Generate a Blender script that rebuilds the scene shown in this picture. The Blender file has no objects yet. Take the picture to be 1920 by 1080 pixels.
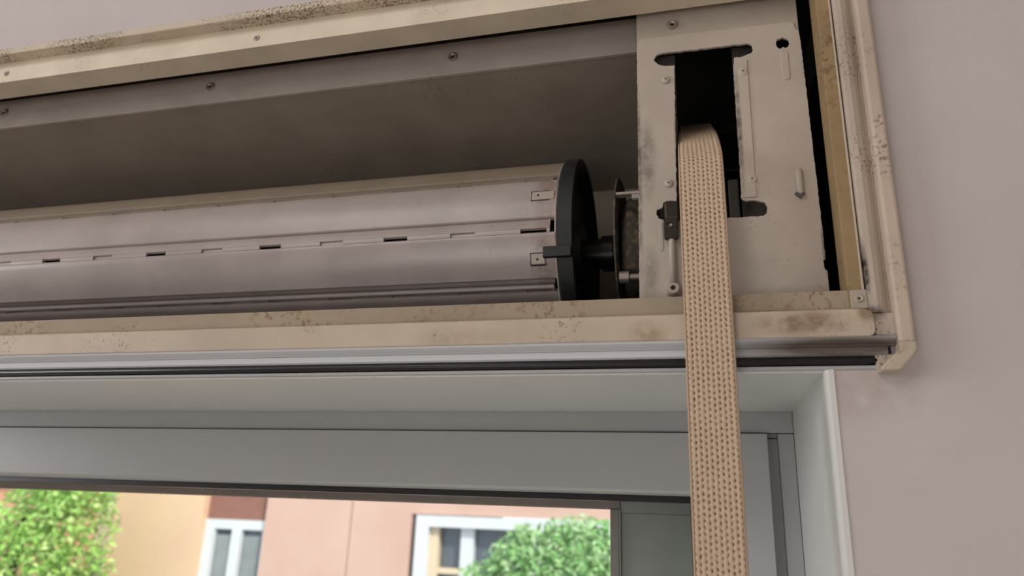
import bpy, bmesh, math, random
from mathutils import Vector, Matrix
random.seed(7)
S = bpy.context.scene
COL = S.collection
MM = 0.001
EYE = 2.05            # height of the camera above the floor; small parts are laid out in mm from the camera

# ------------------------------------------------------------------ camera, world, sun, lamps, exposure
cam_d = bpy.data.cameras.new('camera')
cam = bpy.data.objects.new('camera', cam_d); COL.objects.link(cam); S.camera = cam
cam_d.sensor_width = 36.0
cam_d.lens = 36.0 * 1340.0 / 1920.0
cam_d.clip_start = 0.01; cam_d.clip_end = 200
yaw, pit, rol = math.radians(-14.88), math.radians(17.80), math.radians(2.22)
f_ = Vector((math.sin(yaw)*math.cos(pit), math.cos(yaw)*math.cos(pit), math.sin(pit)))
r_ = Vector((math.cos(yaw), -math.sin(yaw), 0)); u_ = r_.cross(f_)
r2 = math.cos(rol)*r_ + math.sin(rol)*u_
u2 = -math.sin(rol)*r_ + math.cos(rol)*u_
cam.matrix_world = Matrix(((r2.x, u2.x, -f_.x, 0), (r2.y, u2.y, -f_.y, 0), (r2.z, u2.z, -f_.z, EYE), (0, 0, 0, 1)))
cam_d.dof.use_dof = True
cam_d.dof.focus_distance = 0.42
cam_d.dof.aperture_fstop = 9.5

w = bpy.data.worlds.new('world'); S.world = w; w.use_nodes = True
bg = w.node_tree.nodes['Background']
bg.inputs[0].default_value = (0.80, 0.90, 1.0, 1); bg.inputs[1].default_value = 2.6

sun_d = bpy.data.lights.new('sun', 'SUN'); sun = bpy.data.objects.new('sun', sun_d); COL.objects.link(sun)
sun_d.energy = 5.9; sun_d.angle = math.radians(3); sun_d.color = (1.0, 0.93, 0.82)
sun.rotation_euler = Vector((-0.70, 0.65, -0.75)).to_track_quat('-Z', 'Y').to_euler()

lamp_d = bpy.data.lights.new('overhead_key_light', 'AREA'); lamp = bpy.data.objects.new('overhead_key_light', lamp_d); COL.objects.link(lamp)  # unseen soft key light near the ceiling, not a window
lamp_d.shape = 'RECTANGLE'; lamp_d.size = 1.0; lamp_d.size_y = 0.8; lamp_d.energy = 14; lamp_d.color = (1.0, 0.96, 0.92)
lamp.location = (-0.9, -1.1, 3.2)
lamp.rotation_euler = Vector((0.5, 0.9, -0.8)).to_track_quat('-Z', 'Y').to_euler()

fill_d = bpy.data.lights.new('side_fill_light', 'AREA'); fill = bpy.data.objects.new('side_fill_light', fill_d); COL.objects.link(fill)  # unseen fill light added on the left; no window is built there
fill_d.shape = 'RECTANGLE'; fill_d.size = 1.4; fill_d.size_y = 1.0; fill_d.energy = 68; fill_d.color = (0.97, 0.98, 1.0)
fill.location = (-3.3, -0.9, 2.55)
fill.rotation_euler = Vector((1.0, 0.40, -0.05)).to_track_quat('-Z', 'Y').to_euler()

back_d = bpy.data.lights.new('back_fill_light', 'AREA'); back = bpy.data.objects.new('back_fill_light', back_d); COL.objects.link(back)  # unseen low fill light added behind the camera, not a window
back_d.shape = 'RECTANGLE'; back_d.size = 1.8; back_d.size_y = 1.0; back_d.energy = 46; back_d.color = (1.0, 0.99, 0.97)
back.location = (-0.9, -3.2, 0.7)
back.rotation_euler = Vector((0.22, 1.0, 0.40)).to_track_quat('-Z', 'Y').to_euler()

S.view_settings.view_transform = 'Standard'; S.view_settings.look = 'None'
S.view_settings.gamma = 1; S.view_settings.use_curve_mapping = False
S.view_settings.exposure = -0.75

# ------------------------------------------------------------------ materials
def lin(c):
    return tuple(((v/255)/12.92 if v/255 <= .04045 else ((v/255+.055)/1.055)**2.4) for v in c) + (1,)
class NT:
    def __init__(s, name):
        s.m = bpy.data.materials.new(name); s.m.use_nodes = True
        s.n = s.m.node_tree.nodes; s.l = s.m.node_tree.links; s.b = s.n['Principled BSDF']
        s.tc = s.n.new('ShaderNodeTexCoord')
    def add(s, t, **k):
        x = s.n.new(t)
        for a, v in k.items(): setattr(x, a, v)
        return x
    def noise(s, scale, detail=4, rough=.6, stretch=None):
        x = s.add('ShaderNodeTexNoise'); x.inputs['Scale'].default_value = scale
        x.inputs['Detail'].default_value = detail; x.inputs['Roughness'].default_value = rough
        src = s.tc.outputs['Object']
        if stretch:
            mp = s.add('ShaderNodeMapping'); mp.inputs['Scale'].default_value = stretch
            s.l.new(src, mp.inputs['Vector']); src = mp.outputs['Vector']
        s.l.new(src, x.inputs['Vector']); return x.outputs['Fac']
    def ramp(s, fac, a, b):
        x = s.add('ShaderNodeMapRange'); x.inputs['From Min'].default_value = a; x.inputs['From Max'].default_value = b
        s.l.new(fac, x.inputs['Value']); return x.outputs['Result']
    def mul(s, a, b, op='MULTIPLY'):
        x = s.add('ShaderNodeMath', operation=op)
        s.l.new(a, x.inputs[0])
        if isinstance(b, (int, float)): x.inputs[1].default_value = b
        else: s.l.new(b, x.inputs[1])
        return x.outputs[0]
    def mix(s, fac, a, b):
        x = s.add('ShaderNodeMix', data_type='RGBA')
        s.l.new(fac, x.inputs['Factor'])
        for v, i in ((a, 6), (b, 7)):
            if isinstance(v, tuple): x.inputs[i].default_value = v
            else: s.l.new(v, x.inputs[i])
        return x.outputs[2]
    def bump(s, fac, strength, dist):
        x = s.add('ShaderNodeBump'); x.inputs['Strength'].default_value = strength; x.inputs['Distance'].default_value = dist
        s.l.new(fac, x.inputs['Height']); s.l.new(x.outputs['Normal'], s.b.inputs['Normal'])
    def near(s, p, r):     # 1 inside a blob of radius r about point p (vector of radii allowed)
        mp = s.add('ShaderNodeMapping'); mp.vector_type = 'POINT'
        rr = r if isinstance(r, tuple) else (r, r, r)
        mp.inputs['Scale'].default_value = tuple(1/v for v in rr)
        mp.inputs['Location'].default_value = tuple(-p[i]/rr[i] for i in range(3))
        s.l.new(s.tc.outputs['Object'], mp.inputs['Vector'])
        ln = s.add('ShaderNodeVectorMath', operation='LENGTH'); s.l.new(mp.outputs['Vector'], ln.inputs[0])
        return s.ramp(ln.outputs['Value'], 1.0, 0.35)

def plain(name, c, rough=.5, metal=0.0, var=.12, scale=60, spec=.5):
    t = NT(name); c = lin(c)
    dark = tuple(v*(1-var) for v in c[:3]) + (1,)
    t.l.new(t.mix(t.ramp(t.noise(scale), .3, .7), dark, c), t.b.inputs['Base Color'])
    t.b.inputs['Roughness'].default_value = rough; t.b.inputs['Metallic'].default_value = metal
    t.b.inputs['Specular IOR Level'].default_value = spec
    return t.m
def painted(name, c, dirt, speck=.66, speck_scale=420, rough=.5, blotch=.5, stains=(), bump=.15, stain_col=(62, 48, 34), patch=25):
    t = NT(name); c = lin(c); d = lin(dirt)
    soft = tuple(v*.84 for v in c[:3]) + (1,)
    base = t.mix(t.ramp(t.noise(patch, 3), .35, .7), c, soft)
    region = t.ramp(t.noise(22, 3, .55), blotch-.06, blotch+.12)
    sp = t.mul(t.ramp(t.noise(speck_scale, 3, .6), speck-.08, speck+.02), region)
    col = t.mix(sp, base, d)
    for p, r, a in stains:
        k = t.mul(t.near(p, r), t.mul(t.ramp(t.noise(130, 5, .7), .28, .58), a))
        col = t.mix(k, col, lin(stain_col))
    t.l.new(col, t.b.inputs['Base Color'])
    t.b.inputs['Roughness'].default_value = rough
    t.bump(t.noise(260, 4), bump, .0006)
    return t.m

def P(x, y, z): return (x*MM, y*MM, z*MM+EYE)
M = {}
t = NT('wall_plaster')
pl = t.mix(t.ramp(t.noise(6, 4), .3, .75), lin((208, 200, 200)), lin((196, 186, 184)))
grime = t.mul(t.near(P(70, 360, 62), (.035, .05, .02)), t.ramp(t.noise(90, 4), .3, .65))
pl = t.mix(t.mul(grime, .35), pl, lin((150, 128, 105)))
t.l.new(pl, t.b.inputs['Base Color']); t.b.inputs['Roughness'].default_value = .9
t.bump(t.mul(t.noise(160, 6, .6), t.ramp(t.noise(900, 3), -.6, 1)), .45, .0012); M['wall'] = t.m
M['room'] = plain('room_paint', (220, 212, 206), .9)
M['floor'] = plain('room_floor', (216, 206, 192), .5)
M['marble'] = plain('marble_sill', (226, 222, 214), .3)
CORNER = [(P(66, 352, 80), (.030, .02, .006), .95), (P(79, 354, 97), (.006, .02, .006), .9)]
M['casing'] = painted('cream_casing_paint', (200, 185, 166), (130, 104, 80), .64, 520, .55, .60,
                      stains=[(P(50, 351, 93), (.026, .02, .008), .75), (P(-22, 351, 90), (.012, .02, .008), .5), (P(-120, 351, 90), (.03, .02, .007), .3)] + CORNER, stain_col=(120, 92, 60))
M['casing_top'] = painted('cream_top_paint', (230, 217, 196), (130, 112, 90), .66, 700, .55, .60)
M['lip'] = painted('mottled_lip_paint', (214, 200, 180), (118, 100, 78), .57, 640, .6, .44, bump=.5)
M['lip_right'] = painted('worn_lip_paint', (204, 186, 170), (108, 84, 66), .62, 420, .6, .55, bump=.3)
M['strip'] = painted('chipped_strip_paint', (196, 182, 168), (104, 84, 70), .63, 700, .6, .50,
                     stains=[(P(82, 354, 98), (.006, .02, .005), 1.0), (P(80.5, 354, 118), (.0022, .02, .02), 1.0)], stain_col=(48, 36, 28))
M['wood'] = painted('dusty_ochre_wood', (158, 134, 98), (126, 100, 68), .60, 300, .75, .45, bump=.5, patch=45)
M['wood_low'] = painted('dusty_grey_wood', (170, 155, 134), (140, 116, 86), .62, 300, .75, .5, bump=.5, patch=30)
M['plate'] = painted('plate_paint', (192, 180, 168), (134, 114, 98), .68, 500, .45, .60,
                     stains=[(P(-22, 377, 200), (.006, .02, .03), .5), (P(-22, 377, 130), (.006, .02, .02), .4), (P(-4.5, 377, 215), (.0025, .02, .035), .9), (P(29.5, 377, 215), (.002, .02, .045), .8), (P(-27, 377, 190), (.0022, .02, .07), .8), (P(68, 377, 140), (.002, .02, .02), .9)], bump=.25)
M['boxpaint'] = painted('box_panel_paint', (160, 149, 136), (112, 94, 76), .68, 300, .6, .6)
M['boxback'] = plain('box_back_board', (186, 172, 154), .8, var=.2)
M['boxblack'] = plain('shade_black_box', (26, 24, 22), .9, var=.3)  # near black: the darkness inside the box is put into the colour
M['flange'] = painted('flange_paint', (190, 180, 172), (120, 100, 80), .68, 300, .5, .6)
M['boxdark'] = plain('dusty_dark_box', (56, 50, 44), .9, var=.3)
M['slat'] = painted('slat_paint', (178, 167, 163), (120, 92, 70), .70, 300, .30, .62,
                    stains=[(P(-88, 412, 200), (.012, .05, .03), .55), (P(-90, 412, 155), (.010, .05, .03), .55)], stain_col=(118, 88, 66), bump=.06)
M['slat_shaded'] = painted('shaded_slat_paint', (146, 132, 114), (110, 92, 72), .66, 300, .7, .5, bump=.2)  # darker slat paint: the upper slats' lack of light put into colour
M['clip'] = plain('clip_steel', (176, 164, 154), .4, .2)
M['pin'] = plain('clip_pin_hole', (24, 20, 18), .8)
M['black'] = plain('black_plastic', (34, 38, 37), .55, var=.35, scale=180)
M['shaft'] = plain('oiled_black_steel', (26, 24, 23), .35, .3, var=.4, scale=120)
M['disc'] = painted('dull_dirty_steel', (92, 86, 78), (140, 120, 96), .58, 260, .55, .45)
M['bolt'] = plain('dull_zinc', (170, 160, 148), .4, .5)
M['screw'] = plain('painted_screw', (186, 174, 160), .4, .1)
M['recess'] = plain('dark_screw_recess', (40, 34, 30), .8)
M['latch'] = plain('dark_latch_steel', (64, 58, 52), .4, .7, var=.3, scale=200)
M['backing'] = plain('dark_backing_steel', (74, 70, 64), .7, .0, var=.3)
M['pvc'] = plain('white_window_pvc', (178, 179, 180), .32, var=.05, scale=14)
M['pvc_soffit'] = plain('soffit_pvc', (226, 228, 226), .35, var=.07, scale=10)
t = NT('dirty_cill_pvc')
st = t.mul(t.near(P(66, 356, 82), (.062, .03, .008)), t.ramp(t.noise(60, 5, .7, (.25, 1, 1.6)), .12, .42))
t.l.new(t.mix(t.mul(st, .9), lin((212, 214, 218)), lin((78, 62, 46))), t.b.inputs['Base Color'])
t.b.inputs['Roughness'].default_value = .22; M['profile'] = t.m
M['rubber'] = plain('black_rubber', (22, 22, 25), .35, var=.2)
M['alu'] = plain('dull_aluminium', (140, 136, 132), .45, .2, var=.1)
M['lintel_out'] = painted('outer_lintel', (150, 138, 136), (196, 186, 176), .70, 260, .7, .5)
M['jamb_out'] = plain('outer_jamb', (158, 168, 164), .5, var=.18, scale=25)
M['jamb_edge'] = plain('jamb_edge_white', (200, 200, 196), .5)

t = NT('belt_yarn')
at = t.add('ShaderNodeAttribute'); at.attribute_name = 'pit_light'
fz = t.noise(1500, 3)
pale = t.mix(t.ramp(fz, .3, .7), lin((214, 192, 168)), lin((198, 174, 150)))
pit_shade = t.mix(t.ramp(fz, .3, .7), lin((116, 92, 74)), lin((104, 82, 66)))  # darker colour for the pits: shade between stitches painted in
t.l.new(t.mix(at.outputs['Fac'], pit_shade, pale), t.b.inputs['Base Color'])
t.b.inputs['Roughness'].default_value = .95; t.b.inputs['Specular IOR Level'].default_value = .1
t.bump(fz, .5, .0003); M['belt'] = t.m
M['hem'] = plain('belt_hem', (192, 168, 144), .95, var=.15, scale=900, spec=.1)

t = NT('window_glass')
out = t.n['Material Output']; gl = t.add('ShaderNodeBsdfGlossy'); gl.inputs['Roughness'].default_value = .02
tr = t.add('ShaderNodeBsdfTransparent'); tr.inputs['Color'].default_value = (.97, .98, .97, 1)
lw = t.add('ShaderNodeLayerWeight')
fr = t.add('ShaderNodeMath', operation='MULTIPLY_ADD'); fr.inputs[1].default_value = .9; fr.inputs[2].default_value = .04
t.l.new(t.mul(lw.outputs['Facing'], 5.0, 'POWER'), fr.inputs[0])
mx = t.add('ShaderNodeMixShader')
t.l.new(fr.outputs[0], mx.inputs[0]); t.l.new(tr.outputs[0], mx.inputs[1]); t.l.new(gl.outputs[0], mx.inputs[2])
t.l.new(mx.outputs[0], out.inputs['Surface']); M['glass'] = t.m

def facade(name, a, b):
    t = NT(name)
    t.l.new(t.mix(t.ramp(t.noise(1.6, 5), .3, .7), lin(a), lin(b)), t.b.inputs['Base Color'])
    t.b.inputs['Roughness'].default_value = .95; t.bump(t.noise(30, 5), .3, .01); return t.m
M['peach'] = facade('peach_render', (230, 196, 162), (224, 188, 158))
M['pink'] = facade('pink_render', (212, 178, 162), (206, 168, 152))
M['quoin'] = facade('pale_quoin_render', (222, 196, 180), (214, 182, 160))
M['salmon'] = facade('salmon_render', (226, 168, 138), (218, 158, 128))
M['brown'] = plain('brown_blind', (150, 104, 92), .8, var=.12, scale=8)
M['white'] = plain('white_window_paint', (222, 224, 228), .5, var=.05, scale=4)
M['cream'] = plain('cream_sash_paint', (226, 206, 176), .5, var=.05, scale=4)
M['shade'] = plain('shaded_reveal_render', (120, 104, 104), .9)  # shade of the reveal put into a darker grey colour
M['pane'] = plain('dark_pane', (92, 100, 110), .15, var=.15, scale=2)
M['curtain'] = plain('net_curtain', (160, 168, 170), .9, var=.2, scale=6)
M['roof'] = plain('roof_tile', (150, 90, 66), .9)
M['ground'] = plain('court_ground', (120, 116, 108), .95)
def leafmat(name, a, b, c):
    t = NT(name); g = t.add('ShaderNodeNewGeometry')
    x = t.add('ShaderNodeValToRGB'); e = x.color_ramp.elements
    e[0].color = lin(a); e[1].color = lin(c); m = e.new(.5); m.color = lin(b)
    t.l.new(g.outputs['Random Per Island'], x.inputs[0]); t.l.new(x.outputs[0], t.b.inputs['Base Color'])
    t.b.inputs['Roughness'].default_value = .5
    t.b.inputs['Transmission Weight'].default_value = 0
    return t.m
M['leaf_yellow'] = leafmat('tree_leaf', (112, 160, 64), (160, 206, 98), (208, 228, 150))
M['leaf_green'] = leafmat('bush_leaf', (100, 156, 84), (144, 190, 116), (190, 214, 168))
M['bark'] = plain('bark', (90, 74, 58), .95, var=.3, scale=8)

# ------------------------------------------------------------------ mesh helpers (input in mm from the camera)
def W(p): return Vector((p[0]*MM, p[1]*MM, p[2]*MM+EYE))
def link(name, me, mat, parent=None, smooth=False):
    o = bpy.data.objects.new(name, me); COL.objects.link(o)
    if mat is not None: me.materials.append(mat)
    if smooth:
        for p in me.polygons: p.use_smooth = True
    if parent is not None:
        o.parent = parent; o.matrix_parent_inverse = parent.matrix_basis.inverted() if parent.parent is None else (parent_world(parent)).inverted()
    return o
def parent_world(o):
    if o.parent is None: return o.matrix_basis.copy()
    return parent_world(o.parent) @ o.matrix_parent_inverse @ o.matrix_basis
def finish(name, bm, mat, parent=None, smooth=False, bevel=0.0, seg=2, angle=35):
    bmesh.ops.remove_doubles(bm, verts=bm.verts, dist=1e-7)
    bmesh.ops.recalc_face_normals(bm, faces=bm.faces)
    if bevel > 0:
        ed = [e for e in bm.edges if len(e.link_faces) == 2 and e.calc_face_angle(0) > math.radians(angle)]
        bmesh.ops.bevel(bm, geom=ed, offset=bevel*MM, segments=seg, affect='EDGES', profile=.5, clamp_overlap=True)
    me = bpy.data.meshes.new(name); bm.to_mesh(me); bm.free()
    return link(name, me, mat, parent, smooth)
def add_box(bm, x0, x1, y0, y1, z0, z1):
    v = [bm.verts.new(W((x, y, z))) for x in (x0, x1) for y in (y0, y1) for z in (z0, z1)]
    for q in ((0, 1, 3, 2), (4, 6, 7, 5), (0, 4, 5, 1), (2, 3, 7, 6), (0, 2, 6, 4), (1, 5, 7, 3)):
        bm.faces.new([v[i] for i in q])
def box(name, b, mat, parent=None, bevel=.6, seg=2):
    bm = bmesh.new(); add_box(bm, *b); return finish(name, bm, mat, parent, bevel=bevel, seg=seg)
def boxes(name, bs, mat, parent=None, bevel=0):
    bm = bmesh.new()
    for b in bs: add_box(bm, *b)
    return finish(name, bm, mat, parent, bevel=bevel)
def add_prism(bm, prof, a, b, axis):
    # prof: 2D loop. axis x: (y,z); axis z: (x,y); axis y: (x,z)
    def p3(q, t):
        return W((t, q[0], q[1])) if axis == 'x' else W((q[0], q[1], t)) if axis == 'z' else W((q[0], t, q[1]))
    A = [bm.verts.new(p3(q, a)) for q in prof]; B = [bm.verts.new(p3(q, b)) for q in prof]
    n = len(prof)
    for i in range(n): bm.faces.new((A[i], A[(i+1) % n], B[(i+1) % n], B[i]))
    bm.faces.new(A); bm.faces.new(B)
def prism(name, prof, a, b, axis, mat, parent=None, bevel=0, smooth=False):
    bm = bmesh.new(); add_prism(bm, prof, a, b, axis); return finish(name, bm, mat, parent, bevel=bevel, smooth=smooth)
def add_lathe(bm, prof, c, axis='x', n=64):
    # prof: (offset along axis, radius) loop from axis to axis or closed ring; c = centre
    rings = []
    for (t, r) in prof:
        ring = []
        for k in range(n):
            a = 2*math.pi*k/n
            p = {'x': (c[0]+t, c[1]+r*math.cos(a), c[2]+r*math.sin(a)),
                 'y': (c[0]+r*math.cos(a), c[1]+t, c[2]+r*math.sin(a)),
                 'z': (c[0]+r*math.cos(a), c[1]+r*math.sin(a), c[2]+t)}[axis]
            ring.append(bm.verts.new(W(p)))
        rings.append(ring)
    for A, B in zip(rings[:-1], rings[1:]):
        for k in range(n): bm.faces.new((A[k], A[(k+1) % n], B[(k+1) % n], B[k]))
    return rings
def lathe(name, prof, c, axis, mat, parent=None, n=64, cap=True, closed=False):
    bm = bmesh.new(); r = add_lathe(bm, prof, c, axis, n)
    if closed:
        A, B = r[-1], r[0]
        for k in range(n): bm.faces.new((A[k], A[(k+1) % n], B[(k+1) % n], B[k]))
    elif cap:
        bm.faces.new(r[0]); bm.faces.new(r[-1])
    o = finish(name, bm, mat, parent, smooth=True)
    mod = o.modifiers.new('edge', 'EDGE_SPLIT'); mod.split_angle = math.radians(40)
    return o
def plate_shape(name, loops, y, thick, mat, parent=None, bevel=.25):
    # flat plate in the XZ plane with holes; front face at y, thickness away from the camera
    cu = bpy.data.curves.new('outline', 'CURVE'); cu.dimensions = '2D'; cu.fill_mode = 'BOTH'
    for lp in loops:
        s = cu.splines.new('POLY'); s.points.add(len(lp)-1); s.use_cyclic_u = True
        for q, pt in zip(lp, s.points): pt.co = (q[0]*MM, q[1]*MM, 0, 1)
    cu.extrude = thick*MM/2 - bevel*MM; cu.bevel_depth = bevel*MM; cu.bevel_resolution = 1; cu.offset = -bevel*MM
    tmp = bpy.data.objects.new('outline', cu); COL.objects.link(tmp)
    me = bpy.data.meshes.new_from_object(tmp.evaluated_get(bpy.context.evaluated_depsgraph_get()))
    bpy.data.objects.remove(tmp); bpy.data.curves.remove(cu)
    me.transform(Matrix.Translation((0, (y+thick/2)*MM, EYE)) @ Matrix.Rotation(math.radians(90), 4, 'X'))
    me.materials.clear(); me.name = name
    return link(name, me, mat, parent)
def subdiv(loop, step, jit, rng):
    out = []
    for a, b in zip(loop, loop[1:]+loop[:1]):
        d = math.hypot(b[0]-a[0], b[1]-a[1]); n = max(1, int(d/step))
        for k in range(n):
            tt = k/n; j = jit if k else 0
            out.append((a[0]+(b[0]-a[0])*tt+rng.uniform(-j, j), a[1]+(b[1]-a[1])*tt+rng.uniform(-j, j)))
    return out
def rounded(x0, x1, z0, z1, r, n=6):
    o = []
    for cx, cz, a0 in ((x1-r, z1-r, 0), (x0+r, z1-r, 90), (x0+r, z0+r, 180), (x1-r, z0+r, 270)):
        for k in range(n+1):
            a = math.radians(a0+90*k/n); o.append((cx+r*math.cos(a), cz+r*math.sin(a)))
    return o
def circle(x, z, r, n=20): return [(x+r*math.cos(2*math.pi*k/n), z+r*math.sin(2*math.pi*k/n)) for k in range(n)]
def thing(name, loc, label, cat, group=None, kind=None):
    o = bpy.data.objects.new(name, None); COL.objects.link(o); o.location = W(loc); o.empty_display_size = .02
    if label: o['label'] = label
    if cat: o['category'] = cat
    if group: o['group'] = group
    if kind: o['kind'] = kind
    return o
def struct(o, label, cat=None):
    o['kind'] = 'structure'; o['label'] = label
    return o
def screw(c, r, parent, mat='screw', proud=.9, slot=True):
    # countersunk cross-head screw facing the camera
    s = lathe('screw', [(0, r*.28), (-proud*.5, r*.31), (-proud, r*.62), (-proud, r*.8), (-proud*.4, r), (.4, r)], c, 'y', M[mat], parent, 20)
    bm = bmesh.new(); add_lathe(bm, [(-proud*.3, .01), (-proud*.3, r*.30), (.2, r*.30)], c, 'y', 12)
    finish('screw_recess', bm, M['recess'], s)
    return s

XL = -1250.0
# ------------------------------------------------------------------ the room and the wall around the window
rb = -EYE/MM; RT = 1350.0
struct(boxes('wall_front', [(62, 1300, 360, 560, -1150, 74), (89, 1300, 360, 600, 74, 330), (XL-300, 1300, 360, 600, 323.5, RT),
                            (XL-2200, XL, 360, 600, -1150, 324), (XL-2200, 1300, 360, 560, rb, -1150), (XL-2200, XL-300, 360, 600, 323.5, RT)], M['wall']), 'pinkish white plaster wall around the window and shutter box')
struct(box('wall_right', (1300, 1400, -3300, 600, rb, RT), M['room'], bevel=0), 'plain plastered side wall of the room')
struct(box('wall_left', (XL-2300, XL-2200, -3300, 600, rb, RT), M['room'], bevel=0), 'plain plastered far side wall of the room')
struct(box('wall_back', (XL-2300, 1400, -3400, -3300, rb, RT), M['room'], bevel=0), 'plain plastered wall behind the viewer')
struct(box('ceiling', (XL-2300, 1400, -3400, 600, RT, RT+100), M['room'], bevel=0), 'plain white room ceiling')
struct(box('floor', (XL-2300, 1400, -3400, 600, rb-100, rb), M['floor'], bevel=0), 'pale room floor that bounces light upward')  # unseen floor kept pale so it bounces light up
struct(prism('trim_1', [(58.6, 488.8), (58.6, 362), (59.2, 359.9), (60.6, 359.3), (63, 359.3), (63, 488.8)], -1150, 72.6, 'z', M['pvc_soffit'], smooth=False), 'pale grey lining of the right window reveal')
struct(box('trim_2', (XL, 64, 361.2, 488.8, 71.0, 73), M['pvc_soffit'], bevel=.8), 'pale grey soffit lining under the shutter box')

# ------------------------------------------------------------------ window
struct(box('trim_3', (XL, 90, 300, 760, -1180, -1150.5), M['marble'], bevel=3), 'unseen white marble window sill added below the frame to bounce light up')  # unseen sill added to bounce light up onto the soffit
win = thing('window_1', (-600, 490, -1150), 'white plastic casement window below the shutter box', None, kind='structure')
box('frame_head', (XL, 58.6, 489, 530, 57.6, 72), M['pvc'], win, .5)
box('frame_jamb', (48.8, 58.6, 489.2, 530, -1150, 57.2), M['pvc'], win, .5)
box('frame_rebate', (42, 48.9, 496, 528, -1150, 54.6), M['pvc'], win, .2)
box('rebate_plug', (42.4, 48.6, 491, 496.2, 54.8, 57.3), M['alu'], win, .1)
prism('sash_rail', [(484, 56.6), (484, 20.2), (484.6, 18.2), (487, 17.0), (512, 17.0), (512, 56.6)], XL, -4.5, 'x', M['pvc'], win, .5)
prism('sash_stile', [(-4.5, 512), (-4.5, 487), (-3.4, 484.8), (-1.6, 484), (42.0, 484), (42.2, 512)], -1150, 56.6, 'z', M['pvc'], win, .5)
boxes('glazing_gasket', [(XL, -4.3, 489, 501, 12.9, 17.1), (-7.0, -4.4, 488.5, 501, -1150, 13.0)], M['rubber'], win, .3)
box('glass_pane', (XL, -6, 500, 504, -1150, 14), M['glass'], win, 0)
box('outer_lintel', (XL, -56.6, 538, 560, 8.4, 72), M['lintel_out'], win, .6)
box('guide_rail', (-63.5, -57.4, 536, 560, -1150, 8.3), M['alu'], win, .4)
box('guide_edge', (-57.3, -56.5, 537, 560, -1150, 8.3), M['jamb_edge'], win, .1)
box('outer_jamb', (-56.4, 70, 541, 560, -1150, 6.2), M['jamb_out'], win, .5)
box('jamb_cap', (-56.4, 70, 539.6, 560, 6.4, 72), M['jamb_out'], win, .4)

# ------------------------------------------------------------------ shutter box: casing, sub-frame, inside panels
sb = thing('shutter_box', (-300, 365, 75), 'open roller shutter box with worn cream casing above the window', 'shutter box')
lp = box('outer_lip', (XL, 97, 348.5, 360, 318.2, 324), M['lip'], sb, 1.0)
lp['label'] = 'mottled top edge of the casing'
box('outer_lip', (90.2, 97.2, 349.5, 360, 82.6, 324), M['lip_right'], sb, 1.4)
prism('corner_cap', [(90.2, 83), (97.4, 83), (97.2, 79.0), (95.5, 76.5), (89.3, 69.6), (81.5, 69.6), (81.5, 71.4), (90.2, 79.4)], 349.5, 360, 'y', M['casing'], sb, .8)
ts = prism('cover_rail', [(354, 297.6), (354, 309.2), (354.7, 311), (356.5, 313), (357.6, 315.5), (357.9, 318.4), (372, 318.4), (372, 297.0)], XL, 92, 'x', M['casing_top'], sb, .25)
ts['label'] = 'cream top rail of the casing'
for x, z in ((-281, 304.9), (-495.5, 305.3), (-700, 305.2), (-66, 305)): screw((x, 354, z), 2.2, ts)
# right rail, concave towards the lip, rounded at its lower end
prism('cover_rail', [(80.6, 372), (80.6, 355.4), (81.2, 354.2), (84.2, 354.0), (86.6, 355.0), (88.2, 356.4), (89.4, 357.6), (90.4, 357.9), (90.4, 372)], 98, 322, 'z', M['strip'], sb, .3)
br = bmesh.new(); add_prism(br, [(XL, 86), (78.5, 86), (80.6, 86.8), (81.4, 88.5), (81.4, 96), (80.4, 98.4), (77.8, 99.3), (XL, 99.3)], 351, 360, 'y')
bt = finish('cover_rail', br, M['casing'], sb, bevel=.7)
screw((-135.5, 351, 91.7), 1.0, bt, proud=.25)
cb = box('corner_block', (81.7, 90.3, 353.5, 360, 86.6, 97.6), M['strip'], sb, .6)
screw((83.9, 353.5, 92.6), 1.0, cb, proud=.2); screw((84.1, 353.5, 89.0), .5, cb, proud=.2)
wj = box('sub_frame', (72.8, 79.9, 358, 376, 100, 312), M['wood'], sb, .5); wj['label'] = 'ochre upright of the wooden sub-frame'
box('sub_frame', (XL, 72.9, 358, 366, 97, 110.6), M['wood_low'], sb, .4)
box('edge_bead', (79.0, 80.0, 357.2, 360, 100, 312), M['casing'], sb, .3)
cp = box('corner_plate', (73.4, 80.6, 356.4, 358.2, 100.7, 110.2), M['screw'], sb, .3)
screw((77, 356.4, 105.7), 2.1, cp, proud=.8)
# drip profile with the rubber line under the bottom rail
dp = [(351.6, 86.2), (352.4, 84.9), (354.2, 83.9), (356.4, 83.2), (357.0, 82.6), (363, 82.6), (363, 86.2)]
prism('drip_edge', [(357.1, 82.5), (356.9, 81.6), (357.3, 79.2), (358.4, 78.3), (363, 78.3), (363, 82.5)], XL, 87, 'x', M['profile'], sb, .15)
box('end_stop', (81.5, 90, 358.2, 362, 71.5, 79), M['strip'], sb, .6)
prism('drip_profile', dp, XL, 90, 'x', M['profile'], sb, 0)
bm = bmesh.new(); add_lathe(bm, [(XL, .05), (XL, 2.0), (78, 1.9), (82, 1.0), (83, .05)], (0, 359.0, 76.2), 'x', 14)
finish('rubber_line', bm, M['rubber'], sb, smooth=True)
box('gasket_lip', (XL, 84, 359.0, 363, 72.0, 74.0), M['pvc'], sb, .7)
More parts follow.
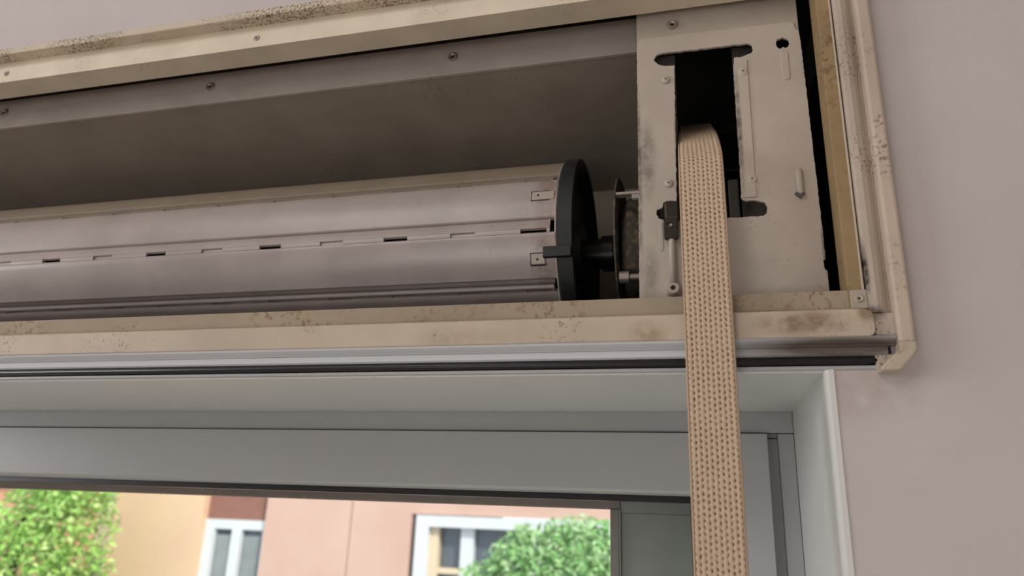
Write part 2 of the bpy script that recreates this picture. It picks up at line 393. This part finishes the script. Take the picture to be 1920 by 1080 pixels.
# inside
fl = box('mounting_flange', (XL, -27, 397, 400, 288.6, 314.5), M['flange'], sb, .3)
for x, z in ((-154.3, 302.3), (-348.4, 303), (-545, 303)): screw((x, 397, z), 3.7, fl, 'bolt', 1.5)
prism('top_panel', [(399.9, 289.4), (399.9, 292), (562, 274), (562, 270.2)], XL, -24, 'x', M['boxpaint'], sb, 0)
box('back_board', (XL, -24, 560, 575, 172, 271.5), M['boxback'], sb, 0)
box('back_panel', (XL, -24, 556, 575, 12, 172), M['boxblack'], sb, 0)  # black: shade below the roll is put into the panel colour
box('belt_chamber', (-24, 84, 560, 575, 12, 316), M['boxblack'], sb, 0)  # black panel added behind the slot to keep it dark
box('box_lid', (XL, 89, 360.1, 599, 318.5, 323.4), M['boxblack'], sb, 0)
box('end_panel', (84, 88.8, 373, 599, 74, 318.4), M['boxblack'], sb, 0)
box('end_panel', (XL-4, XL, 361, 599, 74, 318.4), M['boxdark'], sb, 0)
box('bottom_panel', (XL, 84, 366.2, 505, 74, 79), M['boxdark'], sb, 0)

# ------------------------------------------------------------------ roller with its wound slats
RY, RZ, RC = 470.0, 180.5, 63.0
PITCH = 40.5
dA = 2*math.asin(PITCH/2/RC)
roll = thing('shutter_roll', (-600, RY, RZ-RC), 'pale slatted shutter wound on its roller in the open box', 'roller shutter')
XE = -82.0
def slat_mesh(bm, a0, lo=False, rc=RC, groove=False):
    A = (RY-rc*math.cos(a0), RZ+rc*math.sin(a0)); a1 = a0-dA
    B = (RY-rc*math.cos(a1), RZ+rc*math.sin(a1))
    tv = ((B[0]-A[0])/PITCH, (B[1]-A[1])/PITCH)
    nv = (tv[1], -tv[0])
    if nv[0]*(A[0]-RY)+nv[1]*(A[1]-RZ) < 0: nv = (-nv[0], -nv[1])
    def q(t, n): return (A[0]+tv[0]*t+nv[0]*n, A[1]+tv[1]*t+nv[1]*n)
    top = [(.3, -1.2), (.6, .2), (1.6, .9)] + [(1.6+27.6*k/9, .9+1.7*math.sin(math.pi*k/9)) for k in range(1, 10)] + [(29.9, .2), (30.2, -1.3)]
    bot = [(30.2, -3.0), (15, -1.6), (.3, -3.0)]
    add_prism(bm, [q(*p) for p in top+bot], XL, XE, 'x')
    neck = ((29.8, -1.2), (30.6, -1.5), (31.4, -.6), (34, .1), (37.4, .1), (37.6, -.8), (37.6, -2.2), (29.8, -2.8))
    tongue = ((37.3, -.1), (38.6, -.2), (40.3, -.7), (40.3, -2.6), (37.3, -2.6))
    if groove:  # opened joint
        neck = ((29.8, -4), (31.8, -4.2), (32.2, -.8), (34, .1), (37.4, .1), (37.6, -.8), (37.6, -4.8), (29.8, -5))
    if lo:     # the outermost turn ends here: the neck sits deeper and carries a round bead
        neck = ((29.8, -2.6), (30.2, -8.0), (33.4, -8.0), (34.0, -3.4), (34.8, -2.7), (35.8, -2.6), (36.8, -3.0), (37.4, -4.4), (37.4, -9.4), (29.8, -9.0))
        tongue = ((37.2, -4.8), (40.3, -5.6), (40.3, -7.2), (37.2, -7.0))
    add_prism(bm, [q(*p) for p in neck], XL, XE-3.5, 'x')
    # tongue with ventilation slots: every second one is cut through, the others are shallow
    step = 47.0; x = -104.5; cuts = []
    while x > XL:
        cuts.append((x, x+17)); x -= step
    hi = XE-3.5
    for i, (c0, c1) in enumerate(cuts):
        add_prism(bm, [q(*p) for p in tongue], c1, hi, 'x')
        if i % 2 and not lo:
            add_prism(bm, [q(*p) for p in ((37.3, -1.5), (40.3, -1.9), (40.3, -2.8), (37.3, -2.8))], c0, c1, 'x')
        hi = c0
    add_prism(bm, [q(*p) for p in tongue], XL, hi, 'x')
    return q
def q_box(bm, q, x0, x1, t0, t1, n0, n1):
    add_prism(bm, [q(t0, n0), q(t0, n1), q(t1, n1), q(t1, n0)], x0, x1, 'x')
a = math.radians(-8.0) + 3*dA
for k in range(9):
    bm = bmesh.new(); q = slat_mesh(bm, a, k == 3, RC if k < 4 else RC-5, k == 1)
    sl = finish('slat', bm, M['slat_shaded'] if k < 2 else M['slat'], roll)
    md = sl.modifiers.new('auto', 'EDGE_SPLIT'); md.split_angle = math.radians(25)
    for p in sl.data.polygons: p.use_smooth = True
    if k in (2, 3):
        t0, t1 = (11.0, 17.6) if k == 2 else (13.2, 20.4)
        bm = bmesh.new(); q_box(bm, q, -98, -88.6 if k == 3 else -83, t0, t1, 1.4, 3.3)
        c = finish('end_clip', bm, M['clip'], sl, bevel=.85, seg=3)
        bm = bmesh.new(); q_box(bm, q, -98.7, -88.4 if k == 3 else -86, t0-.7, t1+.7, 1.2, 2.62); finish('clip_seat', bm, M['recess'], sl, bevel=.4)
        bm = bmesh.new(); q_box(bm, q, -94.4, -93, (t0+t1)/2-.8, (t0+t1)/2+.8, 3.0, 3.4); finish('pin', bm, M['pin'], sl, bevel=.3)
    a -= dA
lathe('slat_end_edge', [(-.8, 30), (-.8, RC-.6), (0, RC), (.6, RC-.6), (.6, 30)], (XE+.4, RY, RZ), 'x', M['clip'], roll, 72, cap=False, closed=True)
lathe('core_tube', [(XL, 46), (-86, 46)], (0, RY, RZ), 'x', M['boxdark'], roll, 8)
lathe('end_ring', [(0, 64), (.6, 65), (9.4, 65), (10, 64.2), (10, 61), (9, 60), (3.4, 57), (1.5, 40), (1.5, 22), (8, 20), (8, 8), (0, 8)], (XE+1.4, RY, RZ), 'x', M['black'], roll, 96, cap=False, closed=True)
bm = bmesh.new(); add_box(bm, -88.6, -70.8, 402.8, 406.8, 153.2, 160.2); arm = finish('strap_arm', bm, M['black'], roll, bevel=.7)
lathe('shaft', [(-75, 10.5), (-30, 10.5)], (0, RY, RZ-2), 'x', M['shaft'], roll, 24)
lathe('shaft_collar', [(-60, 9), (-60, 12.6), (-52, 12.6), (-52, 9)], (0, RY, RZ-2), 'x', M['shaft'], roll, 24, cap=False, closed=True)

# ------------------------------------------------------------------ bearing disc, pulley behind the plate
bd = thing('bearing_disc', (-44, RY, 130), 'dirty steel bearing disc between black roller end and white plate', 'bearing')
lathe('disc_plate', [(-1.4, 10.6), (-1.4, 30), (1.0, 46), (-.6, 49.5), (.6, 50.2), (2.2, 47), (.8, 30), (.8, 10.6)], (-46.5, RY, RZ), 'x', M['disc'], bd, 72, cap=False, closed=True)
lathe('hub', [(0, 10.7), (0, 26), (8, 24), (19, 18), (19, 10.7)], (-45, RY, RZ-2), 'x', M['disc'], bd, 32, cap=False, closed=True)
box('bracket_arm', (-45.5, -28, 422, 428, 200.5, 202.5), M['clip'], bd, .6)
lathe('dish', [(0, 12), (0, 30), (1.5, 37), (5, 41), (9, 40), (14, 36), (17, 36), (17, 12)], (-44.5, RY, RZ-6), 'x', M['disc'], bd, 48, cap=False, closed=True)
lathe('pin', [(0, 1.2), (0, 2.2), (5, 2.2), (5, 1.2)], (-35, 421, 197.5), 'x', M['clip'], bd, 10)
lathe('bolt', [(-4, 1.5), (-4, 4), (2, 4), (2, 2.2), (12, 2.2)], (-40, 428, 146), 'x', M['bolt'], bd, 12)

pu = thing('belt_pulley', (9, 507, 214), 'dark guide pulley carrying the belt inside the slot', 'pulley')
lathe('drum', [(-5, 5), (-5, 34.6), (21, 34.6), (21, 5)], (0, 507, 254), 'x', M['boxblack'], pu, 48, cap=False, closed=True)
for x in (-7.4, 21.6): lathe('rim_disc', [(0, 5), (0, 39), (2, 39), (2, 5)], (x, 507, 254), 'x', M['black'], pu, 48, cap=False, closed=True)
lathe('axle', [(-24.6, 4.8), (64.8, 4.8)], (0, 507, 254), 'x', M['shaft'], pu, 16)

# ------------------------------------------------------------------ end plate with its slot, latch, rivets
ep = thing('end_plate', (20, 378, 105), 'chipped white metal end plate with a tall belt slot', 'mounting plate')
rng = random.Random(3)
slot = [(-16.9, 266.9), (-15.6, 269.8), (-12.7, 270.8), (-4.8, 270.9), (12.6, 270.7), (28.5, 270.9), (37.5, 270.7), (39.8, 269.3), (40.2, 266.2), (39.1, 263.8), (36.4, 263.0), (34.3, 262.2), (29.2, 261.9),
        (28.5, 254), (28.5, 229), (28.6, 208.3), (28.3, 185), (28.1, 172.1), (28.9, 170.8), (30.7, 169.8), (35.7, 169.7), (40.1, 168.3), (41.3, 165.6), (40.7, 161.9), (38.7, 160.3), (19.6, 160.3), (2.1, 160.5), (-13.8, 161.4), (-16.7, 162.8), (-17.8, 165.2), (-17.6, 167.8), (-14.2, 169.2), (-13.8, 172.1), (-12, 172.9), (-6.5, 172.5), (-5.9, 198.2), (-5.4, 233), (-4.8, 261.5), (-11, 261.9), (-14.5, 263.5)]
outl = [(-28.3, 104), (-27.6, 180), (-27.0, 276), (-26.6, 280), (-24.6, 283.2), (62, 282.4), (63.8, 280.4), (64.4, 276.5), (66.0, 275.6), (66.6, 262), (67.2, 200), (67.9, 134), (66.6, 133), (66.9, 128.5), (68.0, 127.6), (68.4, 104)]
hole = circle(54.9, 267.4, 2.5, 14)[::1]
hole2 = [(53.0, 268.6), (53.6, 270.6), (55.2, 271.2), (56.6, 272.0), (58, 271.3), (59.8, 270.4), (60.4, 268.2), (59.6, 265.6), (58.2, 264.6), (57.2, 264.9), (56.5, 265.7), (55.8, 264.7), (54.6, 264.5), (53.4, 266)]
plate = plate_shape('plate', [subdiv(outl, 1.4, .2, rng), subdiv(slot, 1.3, .28, rng), hole2], 377, 2.0, M['plate'], ep)
pf = box('top_flange', (-27.0, 66.4, 379.2, 381.2, 276, 306), M['plate'], ep, .3)
screw((-5.4, 379.2, 291.8), 3.4, pf, 'bolt', 1.6)
for x in (-26.4, 65.0): box('added_cheek', (x, x+1.5, 381.4, 545, 108, 286), M['boxblack'], ep, 0)  # unseen black cheeks added to keep the slot interior dark
for x0, x1 in ((-22, -4.6), (28.9, 46)): box('backing_plate', (x0, x1, 386, 388, 150, 275), M['backing'], ep, 0)
box('slot_guard', (21.8, 27.4, 382, 384, 161.4, 186), M['backing'], ep, .8)
gs = [(29.7, 260.6), (36.3, 259.2), (36.0, 171.4), (28.7, 171.8), (28.9, 208)]
plate_shape('guide_strip', [subdiv(gs, 2.0, .12, rng)], 376.2, 1.0, M['plate'], ep, .2)
for x, z, r in ((33.6, 251.3, 2.9), (34.3, 182.4, 2.7), (-10.4, 251.6, 2.4), (-10.6, 183.6, 2.4)):
    rv = lathe('rivet', [(0, r), (-.5, r), (-1.0, r*.75), (-1.15, r*.3)], (x, 376.6, z), 'y', M['plate'], ep, 20)
    lathe('rivet_dimple', [(-.1, .45), (.3, .45)], (x, 375.35, z), 'y', M['recess'], rv, 8)
# embossed mark, lug with its pointed tip
bm = bmesh.new(); add_lathe(bm, [(-8, 1.1), (-7, 2.0), (6.6, 2.1), (7.4, 1.6)], (58.4, 376.4, 178.6), 'z', 14)
for r in (0,): pass
bmesh.ops.holes_fill(bm, edges=[e for e in bm.edges if len(e.link_faces) == 1])
lug = finish('lug', bm, M['plate'], ep, smooth=True)
prism('lug_tip', [(55.4, 171.6), (57.2, 172.2), (58, 173), (58.9, 172.2), (60.9, 171.4), (59.4, 170), (58.4, 168.6), (57, 170)], 374.8, 377, 'y', M['disc'], ep, .2)
plate_shape('embossed_tab', [rounded(54.9, 58.9, 243, 262.5, 1.6)], 376.5, 1, M['plate'], ep, .3)
plate_shape('embossed_tab', [rounded(-16.6, -14.6, 143, 160, .9)], 376.6, .8, M['plate'], ep, .2)
# latch: hook in the lower slot, yoke, rod, fixing screw
la = box('latch_hook', (-13.4, -5.2, 372.2, 383, 159.8, 170.4), M['latch'], ep, 1.2)
plate_shape('latch_yoke', [rounded(-14.0, -6.2, 148.2, 160.4, 1.6), circle(-10.2, 156.2, 1.5, 14)], 372.2, 3.0, M['latch'], ep, .4)
lathe('yoke_pin', [(0, .2), (-.6, .9), (0, 1.2), (1.2, 1.2)], (-10.2, 372.4, 156.2), 'y', M['bolt'], ep, 14)
bm = bmesh.new(); add_lathe(bm, [(123.5, 1.9), (146, 1.75), (150.8, 1.5), (152.6, .7)], (-9.9, 374, 0), 'z', 14)
bmesh.ops.holes_fill(bm, edges=[e for e in bm.edges if len(e.link_faces) == 1])
finish('latch_rod', bm, M['plate'], ep, smooth=True)
lathe('fixing_nut', [(2, 4.2), (-1.6, 4.2), (-2.8, 3.2), (-2.8, 1.4), (-1.4, 1.3)], (-10.0, 376, 120.4), 'y', M['screw'], ep, 8)
lathe('nut_hole', [(-.2, 1.3), (.2, 1.3)], (-10.0, 374.0, 120.4), 'y', M['recess'], ep, 10)

# ------------------------------------------------------------------ woven belt
belt = thing('shutter_belt', (7, 344, -420), 'beige woven shutter belt hanging from the slot in front of the casing', 'belt')
path = [(514, 290.2), (504, 289.6), (494, 286.6), (480, 279), (460, 265.6), (440, 252.2), (420, 238.8), (402, 226.4), (386, 214.4), (371, 201.6), (362, 193.6), (357, 187), (354.2, 178), (352.4, 168), (350.2, 150), (348.2, 130), (347.2, 105), (346.8, 80), (346.6, 40), (346.4, 0), (346, -60), (345.5, -120)]
def resample(pts, step):
    # Catmull-Rom through the points, then even spacing
    dense = []
    for i in range(len(pts)-1):
        p0 = pts[max(0, i-1)]; p1 = pts[i]; p2 = pts[i+1]; p3 = pts[min(len(pts)-1, i+2)]
        for k in range(24):
            t_ = k/24
            dense.append(tuple(.5*(2*p1[j]+(p2[j]-p0[j])*t_+(2*p0[j]-5*p1[j]+4*p2[j]-p3[j])*t_*t_+(3*p1[j]-p0[j]-3*p2[j]+p3[j])*t_**3) for j in (0, 1)))
    dense.append(pts[-1]); out = [dense[0]]; acc = 0; s_ = 0
    for a_, b_ in zip(dense, dense[1:]):
        d = math.hypot(b_[0]-a_[0], b_[1]-a_[1])
        while d > 0 and acc + d >= step:
            u = (step-acc)/d; a_ = (a_[0]+(b_[0]-a_[0])*u, a_[1]+(b_[1]-a_[1])*u)
            out.append(a_); d = math.hypot(b_[0]-a_[0], b_[1]-a_[1]); acc = 0
        acc += d
    return out
rows = resample(path, .36)
X0, X1 = -4.6, 18.6
NC = 9; HEM = 1.1; NX = 72
PV = 2.9
verts, faces, pit_light = [], [], []
brng = random.Random(5)
wob = [[brng.uniform(-.25, .25) for _ in range(600)] for _ in range(NC)]
for i, (y, z) in enumerate(rows):
    j0 = rows[max(0, i-1)]; j1 = rows[min(len(rows)-1, i+1)]
    d = math.hypot(j1[0]-j0[0], j1[1]-j0[1]) or 1; ty, tz = (j1[0]-j0[0])/d, (j1[1]-j0[1])/d
    ny, nz = tz, -ty
    s_ = i*.36
    for k in range(NX+1):
        u = k/NX; xx = (X0+HEM)+(X1-X0-2*HEM)*u
        c = min(NC-1, int(u*NC)); fu = u*NC-c
        # woven face: long warp stitches with a small pit at each crossing between two columns
        edge = abs(fu-.5)*2                      # 0 mid column, 1 on the line between columns
        v = s_/PV + wob[c][int(s_/14) % 600]*.5 + (fu-.5)*.35*(1 if c % 2 else -1)
        row = int(v); fv = abs(v-row-.5)*2       # 0 mid stitch, 1 at the crossing
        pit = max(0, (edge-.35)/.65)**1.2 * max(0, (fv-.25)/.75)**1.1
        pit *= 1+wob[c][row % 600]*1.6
        rib = 1-.22*edge**2-.16*fv**2
        bump_ = max(0, rib-.95*pit)
        h = .95*bump_
        verts.append(W((xx, y+ny*h, z+nz*h)))
        pit_light.append(min(1, max(0, 1.15-1.5*pit)))  # falls in the pits, so their shade is painted into the colour
for i in range(len(rows)-1):
    for k in range(NX):
        b0 = i*(NX+1)+k; faces.append((b0, b0+1, b0+NX+2, b0+NX+1))
me = bpy.data.meshes.new('weave'); me.from_pydata(verts, [], faces)
at_ = me.attributes.new('pit_light', 'FLOAT', 'POINT'); at_.data.foreach_set('value', pit_light)
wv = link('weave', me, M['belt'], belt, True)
def ribbon(name, x0, x1, front, back, mat):
    bm = bmesh.new(); prev = None
    rr = rows[::6]
    for i, (y, z) in enumerate(rr):
        j0 = rr[max(0, i-1)]; j1 = rr[min(len(rr)-1, i+1)]
        d = math.hypot(j1[0]-j0[0], j1[1]-j0[1]) or 1; ny, nz = (j1[1]-j0[1])/d, -(j1[0]-j0[0])/d
        wx = .12*math.sin(i*1.7)
        ring = [bm.verts.new(W((x, y+ny*h, z+nz*h))) for x, h in ((x0, back), (x0, (front+back)/2+.2), (x0+.35, front), (x1-.35, front), (x1, (front+back)/2+.2), (x1, back))]
        if prev:
            for k in range(6): bm.faces.new((prev[k], prev[(k+1) % 6], ring[(k+1) % 6], ring[k]))
        else: bm.faces.new(ring)
        prev = ring
    bm.faces.new(prev)
    return finish(name, bm, mat, belt, True)
sgn = -1 if False else 1
ribbon('hem', X0, X0+HEM+.15, .55, -1.0, M['hem'])
ribbon('hem', X1-HEM-.15, X1, .55, -1.0, M['hem'])
ribbon('belt_back', X0+.6, X1-.6, -.15, -1.0, M['hem'])

# ------------------------------------------------------------------ outside: house, trees (metres, turned to mm by k)
def m_box(name, b, mat, parent=None, bevel=0): return box(name, tuple(v*1000 for v in b), mat, parent, bevel)
hs = thing('house', (-3500, 8200, -6000), 'peach and pink rendered house with white windows across the court', 'building')
boxes_m = lambda name, bs, mat, par: boxes(name, [tuple(v*1000 for v in b) for b in bs], mat, par)
boxes_m('wall', [(-7.22, -5.94, 8, 12, -6, 3), (-5.94, -5.07, 8, 12, .45, 3), (-5.94, -5.07, 8, 12, -6, -1.7)], M['peach'], hs)
w2 = boxes_m('wall', [(-5.07, -3.96, 8, 12, -6, 3), (-3.94, -3.2, 8, 12, -6, 3), (-3.96, -3.94, 8.02, 12, -6, 3), (-3.2, -.3, 8, 12, 0.0, 3), (-3.2, -.3, 8, 12, -6, -1.9), (-.3, 9, 8, 12, -6, 3)], M['pink'], hs)
w2['label'] = 'pink rendered wall with a thin upright joint'
m_box('quoin', (-7.45, -7.22, 7.97, 12, -6, 3), M['quoin'], hs)
prism('roof', [(7500, 3000), (12500, 3000), (10000, 4400)], -8000, 9200, 'x', M['roof'], hs)
m_box('blind_box', (-5.94, -5.07, 8.10, 8.3, -.16, .45), M['brown'], hs)
wf = boxes_m('window', [(-5.94, -5.07, 8.08, 8.22, -.26, -.15), (-5.94, -5.80, 8.08, 8.22, -1.7, -.26), (-5.15, -5.07, 8.10, 8.22, -1.7, -.26), (-5.55, -5.42, 8.07, 8.22, -1.7, -.26)], M['white'], hs)
wf['label'] = 'narrow white two-light window under a brown blind'
for x0, x1 in ((-5.80, -5.55), (-5.42, -5.15)):
    m_box('pane', (x0, x1, 8.15, 8.16, -1.7, -.26), M['pane'], wf)
    bm = bmesh.new()
    for k in range(4):
        cx = x0+.03+(x1-x0-.06)*(k+.5)/4
        add_box(bm, (cx-.018)*1000, (cx+.018)*1000, 8120, 8148, -1700, -330)
    finish('curtain', bm, M['curtain'], wf)
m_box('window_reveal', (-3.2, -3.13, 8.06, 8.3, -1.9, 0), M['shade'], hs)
wg = boxes_m('window', [(-3.13, -.3, 7.97, 8.2, -.13, -.01), (-3.13, -2.98, 7.97, 8.2, -1.9, -.13), (-.45, -.3, 8.0, 8.2, -1.9, -.13), (-2.62, -2.47, 8.06, 8.2, -1.9, -.13), (-1.8, -1.65, 8.06, 8.2, -1.9, -.13)], M['white'], hs)
wg['label'] = 'wide white framed window partly behind the bush'
boxes_m('sash', [(-2.98, -2.88, 8.05, 8.2, -1.9, -.13), (-2.88, -2.62, 8.07, 8.2, -.62, -.56)], M['cream'], wg)
m_box('pane', (-2.98, -.45, 8.15, 8.16, -1.9, -.13), M['pane'], wg)
h2 = thing('house', (-16000, 15000, -6000), 'salmon house wall glimpsed behind the tree at far left', 'building')
m_box('wall', (-22, -13.9, 14, 19, -6, .6), M['salmon'], h2)
prism('roof', [(13600, 600), (19400, 600), (16500, 2600)], -22400, -13500, 'x', M['roof'], h2)
struct(m_box('ground', (-40, 30, .7, 60, -6.3, -6), M['ground']), 'grey courtyard ground below the window')

def foliage(name, blobs, n, size, mat, parent, seed):
    g = random.Random(seed); v, fcs = [], []
    for _ in range(n):
        c, r = g.choices(blobs, weights=[b[1][0]*b[1][2] for b in blobs])[0]
        while True:
            p = Vector((g.uniform(-1, 1), g.uniform(-1, 1), g.uniform(-1, 1)))
            if .25 < p.length < 1: break
        p = Vector((c[0]+p.x*r[0], c[1]+p.y*r[1], c[2]+p.z*r[2]))
        s = size*g.uniform(.6, 1.3)
        nrm = Vector((g.gauss(0, .6), g.gauss(-.5, .6), g.gauss(.7, .5))).normalized()
        t1 = nrm.orthogonal().normalized(); t1 = Matrix.Rotation(g.uniform(0, 6.28), 3, nrm) @ t1; t2 = nrm.cross(t1)
        b0 = len(v)
        for d in (t1*s, t2*s*.42+nrm*s*.12+t1*.1*s, -t1*s, -t2*s*.42+nrm*s*.12+t1*.1*s): v.append(p+d+Vector((0, 0, EYE)))
        fcs.append((b0, b0+1, b0+2, b0+3))
    me = bpy.data.meshes.new(name); me.from_pydata(v, [], fcs)
    o = link(name, me, mat, parent); o['kind'] = 'stuff'; return o
def trunk(name, pts, parent):
    bm = bmesh.new(); prev = None
    for x, y, z, r in pts:
        ring = [bm.verts.new(Vector((x+r*math.cos(6.283*k/10), y+r*math.sin(6.283*k/10), z+EYE))) for k in range(10)]
        if prev:
            for k in range(10): bm.faces.new((prev[k], prev[(k+1) % 10], ring[(k+1) % 10], ring[k]))
        prev = ring
    return finish(name, bm, M['bark'], parent, True)
tr = thing('tree', (-7900, 7000, -6000), 'sunlit yellow green leafy tree left of the peach house', 'tree')
trunk('trunk', [(-7.9, 7, -6, .2), (-7.85, 7, -3, .16), (-7.7, 7.05, -1, .10), (-7.5, 7, -.1, .04)], tr)
foliage('foliage', [((-6.85, 7.0, -.35), (.46, .5, .6)), ((-6.75, 7.1, -.9), (.36, .4, .5)), ((-6.9, 7.0, .1), (.5, .4, .3)), ((-7.5, 6.8, -.8), (.75, .6, .7)), ((-8.2, 6.9, -1.2), (.8, .7, .8)), ((-6.9, 7.1, -1.3), (.4, .4, .6)), ((-7.2, 6.9, .25), (.5, .4, .35)), ((-7.8, 6.9, -2.2), (1.3, .9, .9)), ((-7.45, 7, -.25), (.45, .5, .35))], 17000, .044, M['leaf_yellow'], tr, 1)
bu = thing('tree', (-1200, 6000, -6000), 'pale green leafy crown in front of the wide window', 'tree')
trunk('trunk', [(-1.1, 6, -6, .16), (-1.15, 6, -2, .12), (-1.2, 6, -.6, .05)], bu)
foliage('foliage', [((-1.25, 6.0, -.42), (.42, .4, .32)), ((-.95, 6.0, -.30), (.42, .4, .28)), ((-1.6, 6.0, -.72), (.36, .4, .30)), ((-1.0, 6.0, -.9), (.8, .5, .5)), ((-.5, 6.1, -.4), (.4, .4, .4)), ((-1.35, 6, -.16), (.22, .2, .12)), ((-.95, 6, -.06), (.3, .2, .10)), ((-1.75, 6, -.5), (.2, .2, .16)), ((-1.5, 5.9, -.32), (.22, .2, .16))], 9500, .036, M['leaf_green'], bu, 2)
